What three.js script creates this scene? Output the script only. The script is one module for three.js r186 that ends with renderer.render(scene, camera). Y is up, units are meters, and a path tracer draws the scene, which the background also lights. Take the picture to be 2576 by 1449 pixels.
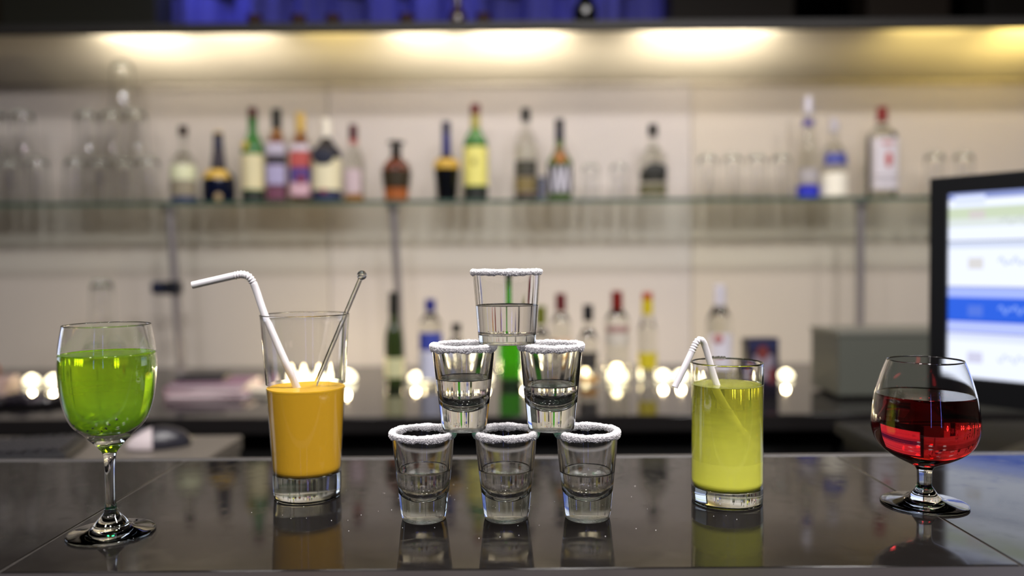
import * as THREE from 'three';
import { RoundedBoxGeometry } from 'three/addons/geometries/RoundedBoxGeometry.js';
import { mergeGeometries, mergeVertices } from 'three/addons/utils/BufferGeometryUtils.js';
import { RectAreaLightUniformsLib } from 'three/addons/lights/RectAreaLightUniformsLib.js';

RectAreaLightUniformsLib.init();
const scene = new THREE.Scene();
scene.background = new THREE.Color(0x000000);
const renderer = new THREE.WebGLRenderer({ antialias: true });
renderer.toneMapping = THREE.LinearToneMapping;
renderer.toneMappingExposure = 1.0;
renderer.shadowMap.enabled = true;

// ---------- camera: 28 mm lens close over the bar top, slightly tilted down, shallow focus ----------
const BAR = 1.10;                                   // height of the bar top
const camera = new THREE.PerspectiveCamera(2 * Math.atan(724.5 / 2003) * 180 / Math.PI, 2576 / 1449, 0.05, 40);
camera.position.set(0, BAR + 0.20, 0);
camera.rotation.order = 'YXZ';
camera.rotation.set(-1.6 * Math.PI / 180, 0, -0.41 * Math.PI / 180);
camera.focus = 0.632;
camera.userData.fStop = 2.4;

// ---------- light levels ----------
const OVER = 110, FRONT = 170;   // ceiling downlights over the bar and over the stools
const COVE = 760;             // strips under the overhang
const PUCK = 0.03;          // small lights on the back counter
const warm = new THREE.Color().setRGB(1, 0.95, 0.93);
const coveWhite = new THREE.Color().setRGB(1, 0.90, 0.70);
const coveYellow = new THREE.Color().setRGB(1, 0.78, 0.26);

// ---------- helpers ----------
function rng(seed) { let s = seed >>> 0; return () => { s = (s + 0x6D2B79F5) >>> 0; let t = s; t = Math.imul(t ^ (t >>> 15), t | 1); t ^= t + Math.imul(t ^ (t >>> 7), t | 61); return ((t ^ (t >>> 14)) >>> 0) / 4294967296; }; }
const V2 = (x, y) => new THREE.Vector2(x, y), V3 = (x, y, z) => new THREE.Vector3(x, y, z);
const taken = {};
function numbered(n) { const k = taken[n] = (taken[n] ?? -1) + 1; return k ? n + '_' + String(k).padStart(3, '0') : n; }
function tag(o, label, category, group, kind) { o.userData.label = label; o.userData.category = category; if (group) o.userData.group = group; if (kind) o.userData.kind = kind; return o; }
function thing(name, label, category, pos = [0, 0, 0], turn = 0, group) {
  const o = new THREE.Group(); o.name = numbered(name); o.position.set(...pos); o.rotation.y = turn; scene.add(o);
  return tag(o, label, category, group);
}
function part(name, geo, mat, parent, kind) { const m = new THREE.Mesh(geo, mat); m.name = name; if (kind) m.userData.kind = kind; parent.add(m); return m; }
function struct(name, geo, mat, pos = [0, 0, 0], label) { const m = new THREE.Mesh(geo, mat); m.name = name; m.position.set(...pos); m.userData.kind = 'structure'; if (label) m.userData.label = label; scene.add(m); return m; }
const box = (w, h, d, x = 0, y = 0, z = 0) => new THREE.BoxGeometry(w, h, d).translate(x, y, z);
const rbox = (w, h, d, r, x = 0, y = 0, z = 0, s = 2) => new RoundedBoxGeometry(w, h, d, s, r).translate(x, y, z);
// fillet the corners of a profile given as [r, y, radius?]
function fillet(pts, n = 5) {
  const out = [];
  pts.forEach(([x, y, rad], i) => {
    const p = V2(x, y), a = pts[i - 1], b = pts[i + 1];
    if (!rad || !a || !b) { out.push(p); return; }
    const u = V2(a[0], a[1]).sub(p), v = V2(b[0], b[1]).sub(p), lu = u.length(), lv = v.length();
    const d = Math.min(rad, lu * 0.48, lv * 0.48); u.normalize(); v.normalize();
    const A = p.clone().addScaledVector(u, d), B = p.clone().addScaledVector(v, d), g = d * 0.12;
    out.push(p.clone().addScaledVector(u, Math.min(d + g, lu * 0.5)));
    for (let k = 0; k <= n; k++) { const t = k / n; out.push(V2((1 - t) ** 2 * A.x + 2 * t * (1 - t) * p.x + t * t * B.x, (1 - t) ** 2 * A.y + 2 * t * (1 - t) * p.y + t * t * B.y)); }
    out.push(p.clone().addScaledVector(v, Math.min(d + g, lv * 0.5)));
  });
  return out;
}
const spline = (pts, n) => new THREE.SplineCurve(pts.map(([x, y]) => V2(x, y))).getPoints(n);
function lathe(pts, seg = 96, from = 0, arc = Math.PI * 2) {      // points run from bottom to top with the outside on the right
  const p = pts.map((q) => (Array.isArray(q) ? V2(q[0], q[1]) : q)).map((q) => V2(Math.max(q.x, 0), q.y));
  return new THREE.LatheGeometry(p, seg, from, arc);
}
// tube swept along a path with a radius that may vary; open ends closed by rings of a hollow wall
function sweep(points, radius, seg, sides, wall = 0) {
  const c = new THREE.CatmullRomCurve3(points.map((p) => V3(...p)), false, 'centripetal', 0.5);
  const fr = c.computeFrenetFrames(seg, false), pos = [], idx = [], L = c.getLength();
  const layers = wall ? [[0, 1], [wall, -1]] : [[0, 1]];
  layers.forEach(([w]) => {
    for (let i = 0; i <= seg; i++) {
      const t = i / seg, P = c.getPointAt(t), r = radius(t, t * L) - w;
      for (let j = 0; j < sides; j++) { const a = j / sides * Math.PI * 2; pos.push(...P.clone().addScaledVector(fr.normals[i], Math.cos(a) * r).addScaledVector(fr.binormals[i], Math.sin(a) * r).toArray()); }
    }
  });
  const N = (seg + 1) * sides;
  layers.forEach(([, dir], l) => {
    for (let i = 0; i < seg; i++) for (let j = 0; j < sides; j++) {
      const a = l * N + i * sides + j, b = l * N + i * sides + (j + 1) % sides, d = a + sides, e = b + sides;
      if (dir > 0) idx.push(a, b, d, b, e, d); else idx.push(a, d, b, b, d, e);
    }
  });
  if (wall) for (const [i, flip] of [[0, false], [seg, true]]) for (let j = 0; j < sides; j++) {
    const a = i * sides + j, b = i * sides + (j + 1) % sides, d = N + a, e = N + b;
    if (flip) idx.push(a, b, d, b, e, d); else idx.push(a, d, b, b, d, e);
  } else for (const [i, flip] of [[0, false], [seg, true]]) {
    const m = pos.length / 3; pos.push(...c.getPointAt(i / seg).toArray());
    for (let j = 0; j < sides; j++) { const a = i * sides + j, b = i * sides + (j + 1) % sides; if (flip) idx.push(a, b, m); else idx.push(a, m, b); }
  }
  const g = new THREE.BufferGeometry();
  g.setAttribute('position', new THREE.Float32BufferAttribute(pos, 3)); g.setIndex(idx); g.computeVertexNormals();
  const uv = new Float32Array(pos.length / 3 * 2); g.setAttribute('uv', new THREE.BufferAttribute(uv, 2));
  return g;
}
// value noise for textures
function noiseField(w, h, cells, seed, octaves = 4) {
  const out = new Float32Array(w * h); let amp = 1, sum = 0;
  for (let o = 0; o < octaves; o++) {
    const c = cells << o, r = rng(seed + o * 101), g = Float32Array.from({ length: c * c }, r);
    for (let y = 0; y < h; y++) for (let x = 0; x < w; x++) {
      const fx = x / w * c, fy = y / h * c, ix = fx | 0, iy = fy | 0; let tx = fx - ix, ty = fy - iy; tx = tx * tx * (3 - 2 * tx); ty = ty * ty * (3 - 2 * ty);
      const at = (i, j) => g[(j % c) * c + (i % c)];
      out[y * w + x] += amp * ((at(ix, iy) * (1 - tx) + at(ix + 1, iy) * tx) * (1 - ty) + (at(ix, iy + 1) * (1 - tx) + at(ix + 1, iy + 1) * tx) * ty);
    }
    sum += amp; amp *= 0.55;
  }
  return out.map((v) => v / sum);
}
function texture(w, h, fn, srgb = false, rep) {
  const d = new Uint8Array(w * h * 4);
  for (let y = 0; y < h; y++) for (let x = 0; x < w; x++) { const c = fn(x, y), i = (y * w + x) * 4; for (let k = 0; k < 3; k++) d[i + k] = Math.max(0, Math.min(255, (c.length ? c[k] : c) * 255)); d[i + 3] = 255; }
  const t = new THREE.DataTexture(d, w, h); t.magFilter = THREE.LinearFilter; t.minFilter = THREE.LinearFilter; t.wrapS = t.wrapT = THREE.RepeatWrapping;
  if (srgb) t.colorSpace = THREE.SRGBColorSpace; if (rep) t.repeat.set(...rep); t.needsUpdate = true; return t;
}
const N256 = noiseField(256, 256, 8, 11, 5), N256b = noiseField(256, 256, 32, 77, 3);
const grain = texture(256, 256, (x, y) => 0.35 + 0.65 * N256b[y * 256 + x]);
const cloud = texture(256, 256, (x, y) => N256[y * 256 + x]);

// ---------- materials ----------
const std = (color, roughness = 0.6, metalness = 0, extra = {}) => new THREE.MeshStandardMaterial({ color, roughness, metalness, ...extra });
const phys = (o) => new THREE.MeshPhysicalMaterial(o);
const solidGlass = phys({ name: 'clear glass', color: 0xffffff, roughness: 0, transmission: 1, ior: 1.5, thickness: 0.01, attenuationColor: new THREE.Color().setRGB(0.80, 0.93, 0.88), attenuationDistance: 0.12 });
const stippledGlass = phys({ name: 'stippled pressed glass', color: 0xffffff, roughness: 0.28, transmission: 1, ior: 1.5, thickness: 0.01, attenuationColor: new THREE.Color().setRGB(0.80, 0.93, 0.88), attenuationDistance: 0.12, bumpMap: grain, bumpScale: 0.0006 });
const thinGlass = phys({ name: 'thin glass wall', color: 0xffffff, roughness: 0, transmission: 1, ior: 1.5, thickness: 0 });
const clearLiquor = phys({ name: 'clear liquor', color: 0xffffff, roughness: 0, transmission: 1, ior: 1.345, thickness: 0.02 });
const plasticWhite = phys({ name: 'white drinking straw', color: new THREE.Color().setRGB(0.86, 0.83, 0.86), roughness: 0.35 });
const saltMat = phys({ name: 'salt', color: new THREE.Color().setRGB(0.97, 0.955, 0.97), roughness: 0.95, specularIntensity: 0.4, transmission: 0.16, thickness: 0 });
const black = std(0x070707, 0.5), blackGloss = std(0x050506, 0.18);
const chrome = std(new THREE.Color().setRGB(0.22, 0.205, 0.22), 0.35, 0.35);

// ================= THE ROOM =================
const rough = (hex, r = 0.8, rep = [4, 4]) => { const t = cloud.clone(); t.repeat.set(...rep); t.needsUpdate = true; return std(hex, r, 0, { bumpMap: t, bumpScale: 0.0008 }); };
struct('floor', box(8.2, 0.1, 10.2, 0, -0.05, -1.8), rough(0x1c1714, 0.5, [8, 10]), [0, 0, 0], 'dark stained floor of the bar room');
struct('ceiling', box(8.2, 0.1, 10.2, 0, 3.35, -1.8), rough(0x3b332d, 0.9), [0, 0, 0], 'dim brown painted ceiling');
struct('wall_left', box(0.1, 3.3, 10.2, -4.05, 1.65, -1.8), rough(0x4a4038, 0.85), [0, 0, 0], 'dim brown side wall');
struct('wall_right', box(0.1, 3.3, 10.2, 4.05, 1.65, -1.8), rough(0x4a4038, 0.85), [0, 0, 0], 'dim brown side wall');
struct('wall_front', box(8.2, 3.3, 0.1, 0, 1.65, 3.25), rough(0x2c2622, 0.85), [0, 0, 0], 'dark wall of the guest side');
struct('wall_far', box(8.2, 3.3, 0.1, 0, 1.65, -6.85), rough(0x2a2621, 0.85), [0, 0, 0], 'dark far wall behind the partition');

// back wall of the bar: a partition clad in pale panels
{
  const wall = struct('wall_back', box(8, 2.06, 0.10, 0, 1.03, -2.915), rough(0x6a6258, 0.8), [0, 0, 0], 'partition clad in pale panels behind the bottles');
  const bump = grain.clone(); bump.repeat.set(6, 6); bump.needsUpdate = true;
  const tones = [[0.47, 0.428, 0.39], [0.49, 0.45, 0.415], [0.515, 0.475, 0.46], [0.525, 0.472, 0.41], [0.50, 0.45, 0.39], [0.52, 0.47, 0.41]];
  const edges = [-3.24, -1.943, -0.65, 0.643, 1.936, 3.23];
  for (let i = 0; i < 5; i++) {
    const t = tones[i], w = edges[i + 1] - edges[i] - 0.003;
    const m = phys({ color: new THREE.Color().setRGB(...t), roughness: 0.42, bumpMap: bump, bumpScale: 0.0003, specularIntensity: 0.6 });
    part('wall_panel', rbox(w, 1.02, 0.015, 0.0015, (edges[i] + edges[i + 1]) / 2, 1.443, -2.8575), m, wall);
  }
  // slanted panel between the overhang and the wall
  const pts = []; for (let i = 0; i <= 14; i++) { const t = i / 14; pts.push([-2.541 - 0.309 * t, 2.0615 - 0.106 * Math.pow(t, 2)]); }
  const sh = new THREE.Shape([...pts.map(([z, y]) => V2(-z, y)), V2(2.85, 2.064), V2(2.541, 2.064)]);
  struct('trim_1', new THREE.ExtrudeGeometry(sh, { depth: 6.5, bevelEnabled: false }).rotateY(Math.PI / 2).translate(-3.25, 0, 0), std(new THREE.Color().setRGB(0.62, 0.565, 0.48), 0.65), [0, 0, 0], 'slanted pale panel between overhang and wall');
}

// overhang with lamps hidden behind its front lip
{
  const o = thing('overhead_shelf', 'thin overhanging shelf above the pale back wall, lit from underneath', 'shelf', [0, 2.046, -2.695]);
  part('front_lip', rbox(6.5, 0.019, 0.010, 0.002, 0, 0.0095, 0.160), std(0x14110d, 0.6), o);
  part('lamp_ledge', rbox(6.5, 0.003, 0.0375, 0.001, 0, 0.0015, 0.14525), std(0x14110d, 0.6), o);
  part('board', rbox(6.5, 0.007, 0.336, 0.001, 0, 0.0217, -0.003), std(0x0b0908, 0.6), o);
  const strips = [[-1.19, 0.27, 1.25, coveWhite, 'at the left end'], [-0.88, 0.24, 0.75, coveWhite, 'above the green bottle with cream label'], [-0.565, 0.22, 0.3, coveYellow, 'above the maroon capped bottle'],
    [-0.295, 0.18, 1.2, coveWhite, 'above the squat amber decanter'], [0.02, 0.30, 1.5, coveWhite, 'above the middle of the shelf'], [0.64, 0.42, 1.3, coveWhite, 'above the row of four tumblers'],
    [1.37, 0.26, 0.45, coveYellow, 'above the red capped square bottle'], [1.72, 0.26, 1.2, coveYellow, 'at the right end']];
  for (const [x, w, k, c, where] of strips) {
    const s = thing('strip_light', 'strip light behind the lip of the overhang ' + where, 'light', [x, 2.0555, -2.539]);
        part('housing', rbox(w + 0.02, 0.009, 0.006, 0.002, 0, 0, 0.001), std(0x9a927f, 0.5), s);
    part('lamp_lens', rbox(w, 0.006, 0.004, 0.0012, 0, 0, -0.003), std(0x111111, 0.5, 0, { emissive: c, emissiveIntensity: 4 * k }), s);
    const l = new THREE.RectAreaLight(c, COVE * k, w, 0.006); l.position.set(x, 2.0555, -2.5450); l.lookAt(x, 2.1300, -2.85); scene.add(l);
  }
}

// ceiling downlights: one row over the bar top, one over the stools
{
  const rows = [[-1.30, -0.75, 0.18 * OVER, 0, 'over the bar, leftmost'], [-0.50, -0.70, 0.85 * OVER, 0, 'over the bar, second from the left'], [0.25, -0.78, 1.1 * OVER, 0, 'over the bar, third from the left'], [1.00, -0.72, 1.1 * OVER, 0, 'over the bar, fourth from the left'], [1.75, -0.76, 0.8 * OVER, 0, 'over the bar, rightmost'],
    [-0.95, 0.70, 0.75 * FRONT, 0.45, 'over the stools, left'], [0.15, 0.60, 1.1 * FRONT, 0.45, 'over the stools, middle'], [1.20, 0.72, FRONT, 0.45, 'over the stools, right']];
  for (const [x, z, power, tilt, where] of rows) {
    const d = thing('ceiling_downlight', 'round recessed ceiling downlight ' + where, 'light', [x, 3.30, z]);
    part('rim', lathe([[0.138, -0.004], [0.146, -0.012], [0.172, -0.009], [0.178, 0.0]], 48), std(0xb8b2a8, 0.4, 0.3), d);
    part('lamp_lens', new THREE.CylinderGeometry(0.138, 0.138, 0.006, 48).translate(0, -0.005, 0), std(0x111111, 0.5, 0, { emissive: warm, emissiveIntensity: 8 }), d);
    const l = new THREE.RectAreaLight(warm, power, 0.24, 0.24); l.position.set(x, 3.23, z); l.lookAt(x + 0.001, 1.2, z - 2.03 * tilt); scene.add(l);
  }
}

// ================= BAR TOP =================
{
  const o = thing('bar_counter', 'black polished bar counter of jointed slabs under the drinks', 'counter', [0, 0, 0]);
  const rt = texture(256, 256, (x, y) => 0.03 + 0.16 * Math.pow(N256b[y * 256 + x], 3) + 0.03 * N256[y * 256 + x]);
  const slabMat = phys({ name: 'polished black slab', color: new THREE.Color().setRGB(0.0085, 0.0075, 0.007), roughness: 1, roughnessMap: rt, ior: 1.45, specularIntensity: 0.48, bumpMap: grain, bumpScale: 0.000006 });
  const edges = [-1.69, -1.0155, -0.341, 0.335, 1.0115, 1.688];
  for (let i = 0; i < 5; i++) {
    const w = edges[i + 1] - edges[i] - 0.0012;
    const g = rbox(w, 0.03, 0.302, 0.0011, (edges[i] + edges[i + 1]) / 2, BAR - 0.015, -0.6715, 3);
    const p = g.attributes.position, uv = g.attributes.uv; for (let k = 0; k < p.count; k++) uv.setXY(k, p.getX(k) / 0.35, p.getZ(k) / 0.35);
    part('slab', g, slabMat, o);
  }
  part('back_trim', rbox(3.38, 0.034, 0.012, 0.003, 0, BAR - 0.0165, -0.8295, 3), phys({ color: new THREE.Color().setRGB(0.045, 0.042, 0.042), roughness: 0.4 }), o);
  part('front_trim', rbox(3.38, 0.040, 0.022, 0.0015, 0, BAR - 0.0203, -0.5093, 3), phys({ color: new THREE.Color().setRGB(0.016, 0.013, 0.0145), roughness: 0.5 }), o);
  part('body', box(3.36, BAR - 0.042, 0.26, 0, (BAR - 0.042) / 2, -0.66), std(0x0b0909, 0.6), o);
  part('grout', box(3.36, 0.012, 0.29, 0, BAR - 0.036, -0.6715), std(0x0a0908, 0.9), o);
  for (const x of edges.slice(1, 5)) part('joint', box(0.0011, 0.02, 0.301, x, BAR - 0.0106, -0.6715), std(new THREE.Color().setRGB(0.07, 0.062, 0.055), 0.9, 0, { bumpMap: grain, bumpScale: 0.0005 }), o);
}

// ================= SALTED SHOT GLASSES =================
const cube = new THREE.BoxGeometry(1, 1, 1);
function saltRim(R, y, seed, thick = 0.0023, low = 0.0040) {
  const r = rng(seed), g = new THREE.TorusGeometry(R, thick, 16, 150), p = g.attributes.position;
  const ph = [r() * 6, r() * 6, r() * 6, r() * 6];
  const lump = (a) => 1 + 0.10 * Math.sin(a * 3 + ph[0]) + 0.10 * Math.sin(a * 7 + ph[1]) + 0.07 * Math.sin(a * 13 + ph[2]) + 0.06 * Math.sin(a * 29 + ph[3]);
  const place = (a, b, k) => { const l = lump(a) * k, cr = Math.cos(b) * thick * l, cy = Math.sin(b) * (Math.sin(b) < 0 ? low : thick * 0.85) * l; return V3(Math.cos(a) * (R + cr), y + cy, Math.sin(a) * (R + cr)); };
  for (let i = 0; i < p.count; i++) {
    const j = Math.floor(i / 151), t = i % 151, a = (t % 150) / 150 * Math.PI * 2, b = (j % 16) / 16 * Math.PI * 2, h = Math.abs(Math.sin((t % 150) * 127.1 + (j % 16) * 311.7) * 43758.5453) % 1;
    p.setXYZ(i, ...place(a, b, 0.94 + 0.08 * h).toArray());
  }
  g.computeVertexNormals();
  const parts = [g.toNonIndexed()], m = new THREE.Matrix4(), q = new THREE.Quaternion(), e = new THREE.Euler();
  const n = Math.round(4200 * R / 0.025);
  for (let i = 0; i < n; i++) {
    const a = r() * Math.PI * 2, b = r() * Math.PI * 2, s = 0.00022 + 0.00030 * r();
    e.set(r() * 6, r() * 6, r() * 6); q.setFromEuler(e); m.compose(place(a, b, 0.99 + 0.10 * r() * r()), q, V3(s, s * (0.7 + 0.5 * r()), s));
    parts.push(cube.clone().applyMatrix4(m).toNonIndexed());
  }
  for (const x of parts) { x.deleteAttribute('uv'); }
  return mergeGeometries(parts);
}
// tapered shot glass with a thick rounded foot
const shotFoot = (rb) => fillet([[0, 0.0034], [rb * 0.22, 0.0031, 0.001], [rb * 0.34, 0.0027, 0.001], [rb * 0.52, 0.0023, 0.001], [rb * 0.66, 0.0013, 0.001], [rb * 0.80, 0, 0.0012], [rb - 0.0030, 0]]);
function shotOuter(h, rb, rt) { return fillet([[rb - 0.0030, 0], [rb - 0.0012, 0, 0.0022], [rb, 0.0045, 0.002], [rb + (rt - rb) * 0.28, h * 0.33, 0.004], [rt, h - 0.0008, 0.0006], [rt - 0.0009, h, 0.0006], [rt - 0.0018, h - 0.0008, 0.0006]]); }
function shotInner(h, rb, rt) { const f = (y) => rb + (rt - rb) * ((y - 0.0045) / (h - 0.0045)); return [[0, 0.0152], [0.0055, 0.0159], [0.0105, 0.0183], [0.0143, 0.0226], [f(0.030) - 0.0036, 0.0300], [f(0.042) - 0.0026, 0.042], [rt - 0.0018, h - 0.0008]]; }
function shotGlass(label, x, y, h, rb, rt, level, seed, turn = 0) {
  const o = thing('shot_glass', label, 'shot glass', [x, BAR + y, -0.628], turn, 'pyramid of salted shot glasses');
  const inner = spline(shotInner(h, rb, rt), 44);
  part('glass_body', lathe([...shotOuter(h, rb, rt), ...inner.slice().reverse()], 128), solidGlass, o);
  part('stippled_foot', lathe(shotFoot(rb), 96), stippledGlass, o);
  const liq = []; const k = 0.00012;
  for (const p of inner) { if (p.y < level) liq.push(V2(p.x + (p.x > 0.001 ? k : 0), p.y - k * 0.6)); else { const q = liq[liq.length - 1]; const t = (level - q.y) / (p.y - q.y); liq.push(V2(q.x + (p.x + k - q.x) * t, level + 0.0005)); break; } }
  const top = liq[liq.length - 1].x;
  part('liquor', lathe([...liq, V2(top - 0.0007, level + 0.0001), V2(top - 0.0018, level), V2(top - 0.004, level), V2(0, level)], 128), clearLiquor, o);
  part('salt_rim', saltRim(rt - 0.0006, h + 0.0004, seed), saltMat, o, 'stuff');
  return o;
}
const H1 = 0.0683;
shotGlass('salt rimmed shot glass standing on the bar, left of the bottom three', -0.0712, 0, H1, 0.0183, 0.0251, 0.0396, 3);
shotGlass('salt rimmed shot glass standing on the bar, middle of the bottom three', -0.0057, 0, H1, 0.0183, 0.0250, 0.0395, 5, 1);
shotGlass('salt rimmed shot glass standing on the bar, right of the bottom three', 0.0586, 0, H1, 0.0186, 0.0248, 0.0372, 8, 2);
shotGlass('salt rimmed shot glass of the second tier, left, by the orange drink side', -0.0386, 0.0708, 0.0662, 0.0181, 0.0251, 0.0408, 13, 3);
shotGlass('salt rimmed shot glass of the second tier, right, with less liquor', 0.0303, 0.0706, 0.0662, 0.0190, 0.0250, 0.0355, 21, 4);
{
  const o = thing('shot_glass', 'wide straight salt rimmed tumbler shot on top of the pyramid', 'shot glass', [-0.0041, BAR + 0.1388, -0.628], 0, 'pyramid of salted shot glasses');
  const h = 0.0565, rb = 0.0225, rt = 0.0268, fl = 0.0072, lev = 0.0300, wall = 0.0014;
  const f = (y) => rb + (rt - rb) * (y / h);
  const inner = fillet([[0, fl], [f(fl) - wall - 0.0002, fl, 0.0022], [f(lev) - wall, lev], [rt - wall, h - 0.0006]]);
  part('glass_body', lathe([...fillet([[0, 0.0008], [rb - 0.006, 0.0006], [rb - 0.003, 0, 0.001], [rb, 0, 0.0022], [rt, h - 0.0006, 0.0005], [rt - wall / 2, h, 0.0005]]), ...inner.slice().reverse()], 128), solidGlass, o);
  const k = 0.00012, R = f(lev) - wall + k;
  part('liquor', lathe([...fillet([[0, fl - k], [f(fl) - wall - 0.0002 + k, fl - k, 0.0022], [R, lev + 0.0005]]), V2(R - 0.0007, lev + 0.0001), V2(R - 0.0018, lev), V2(R - 0.004, lev), V2(0, lev)], 128), clearLiquor, o);
  part('salt_rim', saltRim(rt - 0.0004, h + 0.0002, 34, 0.0021, 0.0028), saltMat, o, 'stuff');
}
// a few grains that fell from the rims
{
  const r = rng(99), parts = [];
  for (let i = 0; i < 60; i++) { const s = 0.0002 + 0.0003 * r(), a = r() * 6.28, d = 0.03 + 0.13 * r(); parts.push(new THREE.BoxGeometry(s, s, s).rotateY(r() * 3).translate(Math.cos(a) * d * 1.5 - 0.005, BAR + s / 2, -0.645 + Math.sin(a) * d * 0.5)); }
  tag(part('spilled_salt', mergeGeometries(parts), saltMat, scene), 'loose salt grains scattered on the bar around the shot glasses', 'salt', null, 'stuff');
}

// ================= THE FOUR DRINKS =================
// green wine glass
{
  const o = thing('wine_glass', 'stemmed wine glass filled with bright green drink', 'wine glass', [-0.3044, BAR, -0.597]);
  const outer = [[0.0152, 0.0736], [0.0192, 0.0777], [0.0240, 0.0822], [0.0275, 0.0879], [0.0301, 0.0951], [0.0319, 0.1037], [0.0333, 0.1151], [0.0339, 0.1265], [0.0334, 0.1379], [0.0319, 0.1493], [0.0304, 0.1572]];
  const so = spline(outer, 60), w = (y) => 0.0009 + 0.0009 * Math.max(0, (0.10 - y) / 0.027);
  const si = spline([[0, 0.0752], [0.006, 0.0754], [0.0120, 0.0762], [0.0170, 0.0782], [0.0228, 0.0825], [0.0267, 0.0882], [0.0294, 0.0953], [0.0313, 0.1039], [0.0328, 0.1151], [0.0334, 0.1265], [0.0328, 0.1379], [0.0311, 0.1493], [0.0295, 0.1572]], 60);
  const lip = 0.1375;
  part('bowl', lathe([...so.filter((p) => p.y <= lip), ...si.filter((p) => p.y <= lip).reverse()], 128), thinGlass, o);
  part('bowl_rim', lathe([...so.filter((p) => p.y > lip), V2(0.03045, 0.1576), V2(0.0304, 0.1580), V2(0.0300, 0.1583), V2(0.0296, 0.1580), V2(0.0295, 0.1576), ...si.filter((p) => p.y > lip).reverse()], 128), solidGlass, o);
  const level = 0.1366, liq = [];
  for (const p of si) { if (p.y >= level) break; liq.push(V2(Math.max(0, p.x - 0.0001), p.y + 0.0001)); }
  const R = 0.0327;
  liq.push(V2(R, level + 0.0006), V2(R - 0.0007, level + 0.0001), V2(R - 0.002, level), V2(0, level));
  // pulp has settled towards the bottom of the drink: less see-through there, with swirls
  const v0 = liq.length - 4, clr = texture(128, 256, (x, y) => { const v = y / 255, s = THREE.MathUtils.smoothstep(v + 0.10 * (N256[(y * 2 % 256) * 256 + x] - 0.5), 0.30, 0.95); return 0.30 + 0.52 * s; });
  clr.wrapT = THREE.ClampToEdgeWrapping;
  part('drink', lathe(liq, 128), phys({ name: 'green drink', color: new THREE.Color().setRGB(0.52, 0.86, 0.065), roughness: 0.02, transmission: 1, transmissionMap: clr, ior: 1.34, thickness: 0.05, attenuationColor: new THREE.Color().setRGB(0.84, 0.82, 0.16), attenuationDistance: 0.05 }), o);
  const stem = [...fillet([[0, 0.0728], [0.0118, 0.0728], [0.0151, 0.0735, 0.001]]).reverse()];
  const down = spline([[0.0150, 0.0731], [0.0120, 0.0702], [0.0080, 0.0656], [0.0050, 0.0612], [0.0040, 0.0535], [0.0036, 0.0392], [0.0037, 0.0248], [0.0043, 0.0192]], 40);
  part('stem', lathe([...down.slice().reverse(), V2(0.0146, 0.0733), V2(0.0118, 0.0729), V2(0, 0.0727)], 64), solidGlass, o);
  const foot = [V2(0.0043, 0.0192), V2(0.0049, 0.0184), V2(0.0048, 0.0176), ...spline([[0.0050, 0.0170], [0.0062, 0.0148], [0.0088, 0.0119], [0.0113, 0.0090], [0.0122, 0.0078]], 14), ...spline([[0.0125, 0.0071], [0.0150, 0.0049], [0.0215, 0.0034], [0.0285, 0.0023], [0.0307, 0.0018]], 18)];
  part('foot', lathe([V2(0, 0.0010), V2(0.012, 0.0010), V2(0.026, 0.0006), V2(0.0290, 0.0001), V2(0.0305, 0.0002), V2(0.0311, 0.0010), ...foot.reverse()], 128), solidGlass, o);
  // dark specks of fruit
  const r = rng(5), seeds = [[-0.010, 0.0832, 0.026], [0.0015, 0.0850, 0.0262], [0.010, 0.0848, 0.0245], [-0.0035, 0.0826, 0.0240], [0.006, 0.0822, 0.0225], [0.0128, 0.0872, 0.0245], [-0.013, 0.0865, 0.0245], [0.0095, 0.0835, 0.0225], [0.0172, 0.0905, 0.0225], [0.0055, 0.1367, 0.0316]];
  for (const [x, y, z] of seeds) part('seed', new THREE.SphereGeometry(0.00055 + 0.0002 * r(), 10, 8).scale(1.2, 0.8, 1).translate(x, y, z), std(0x0c0d04, 0.6), o);
}
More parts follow.
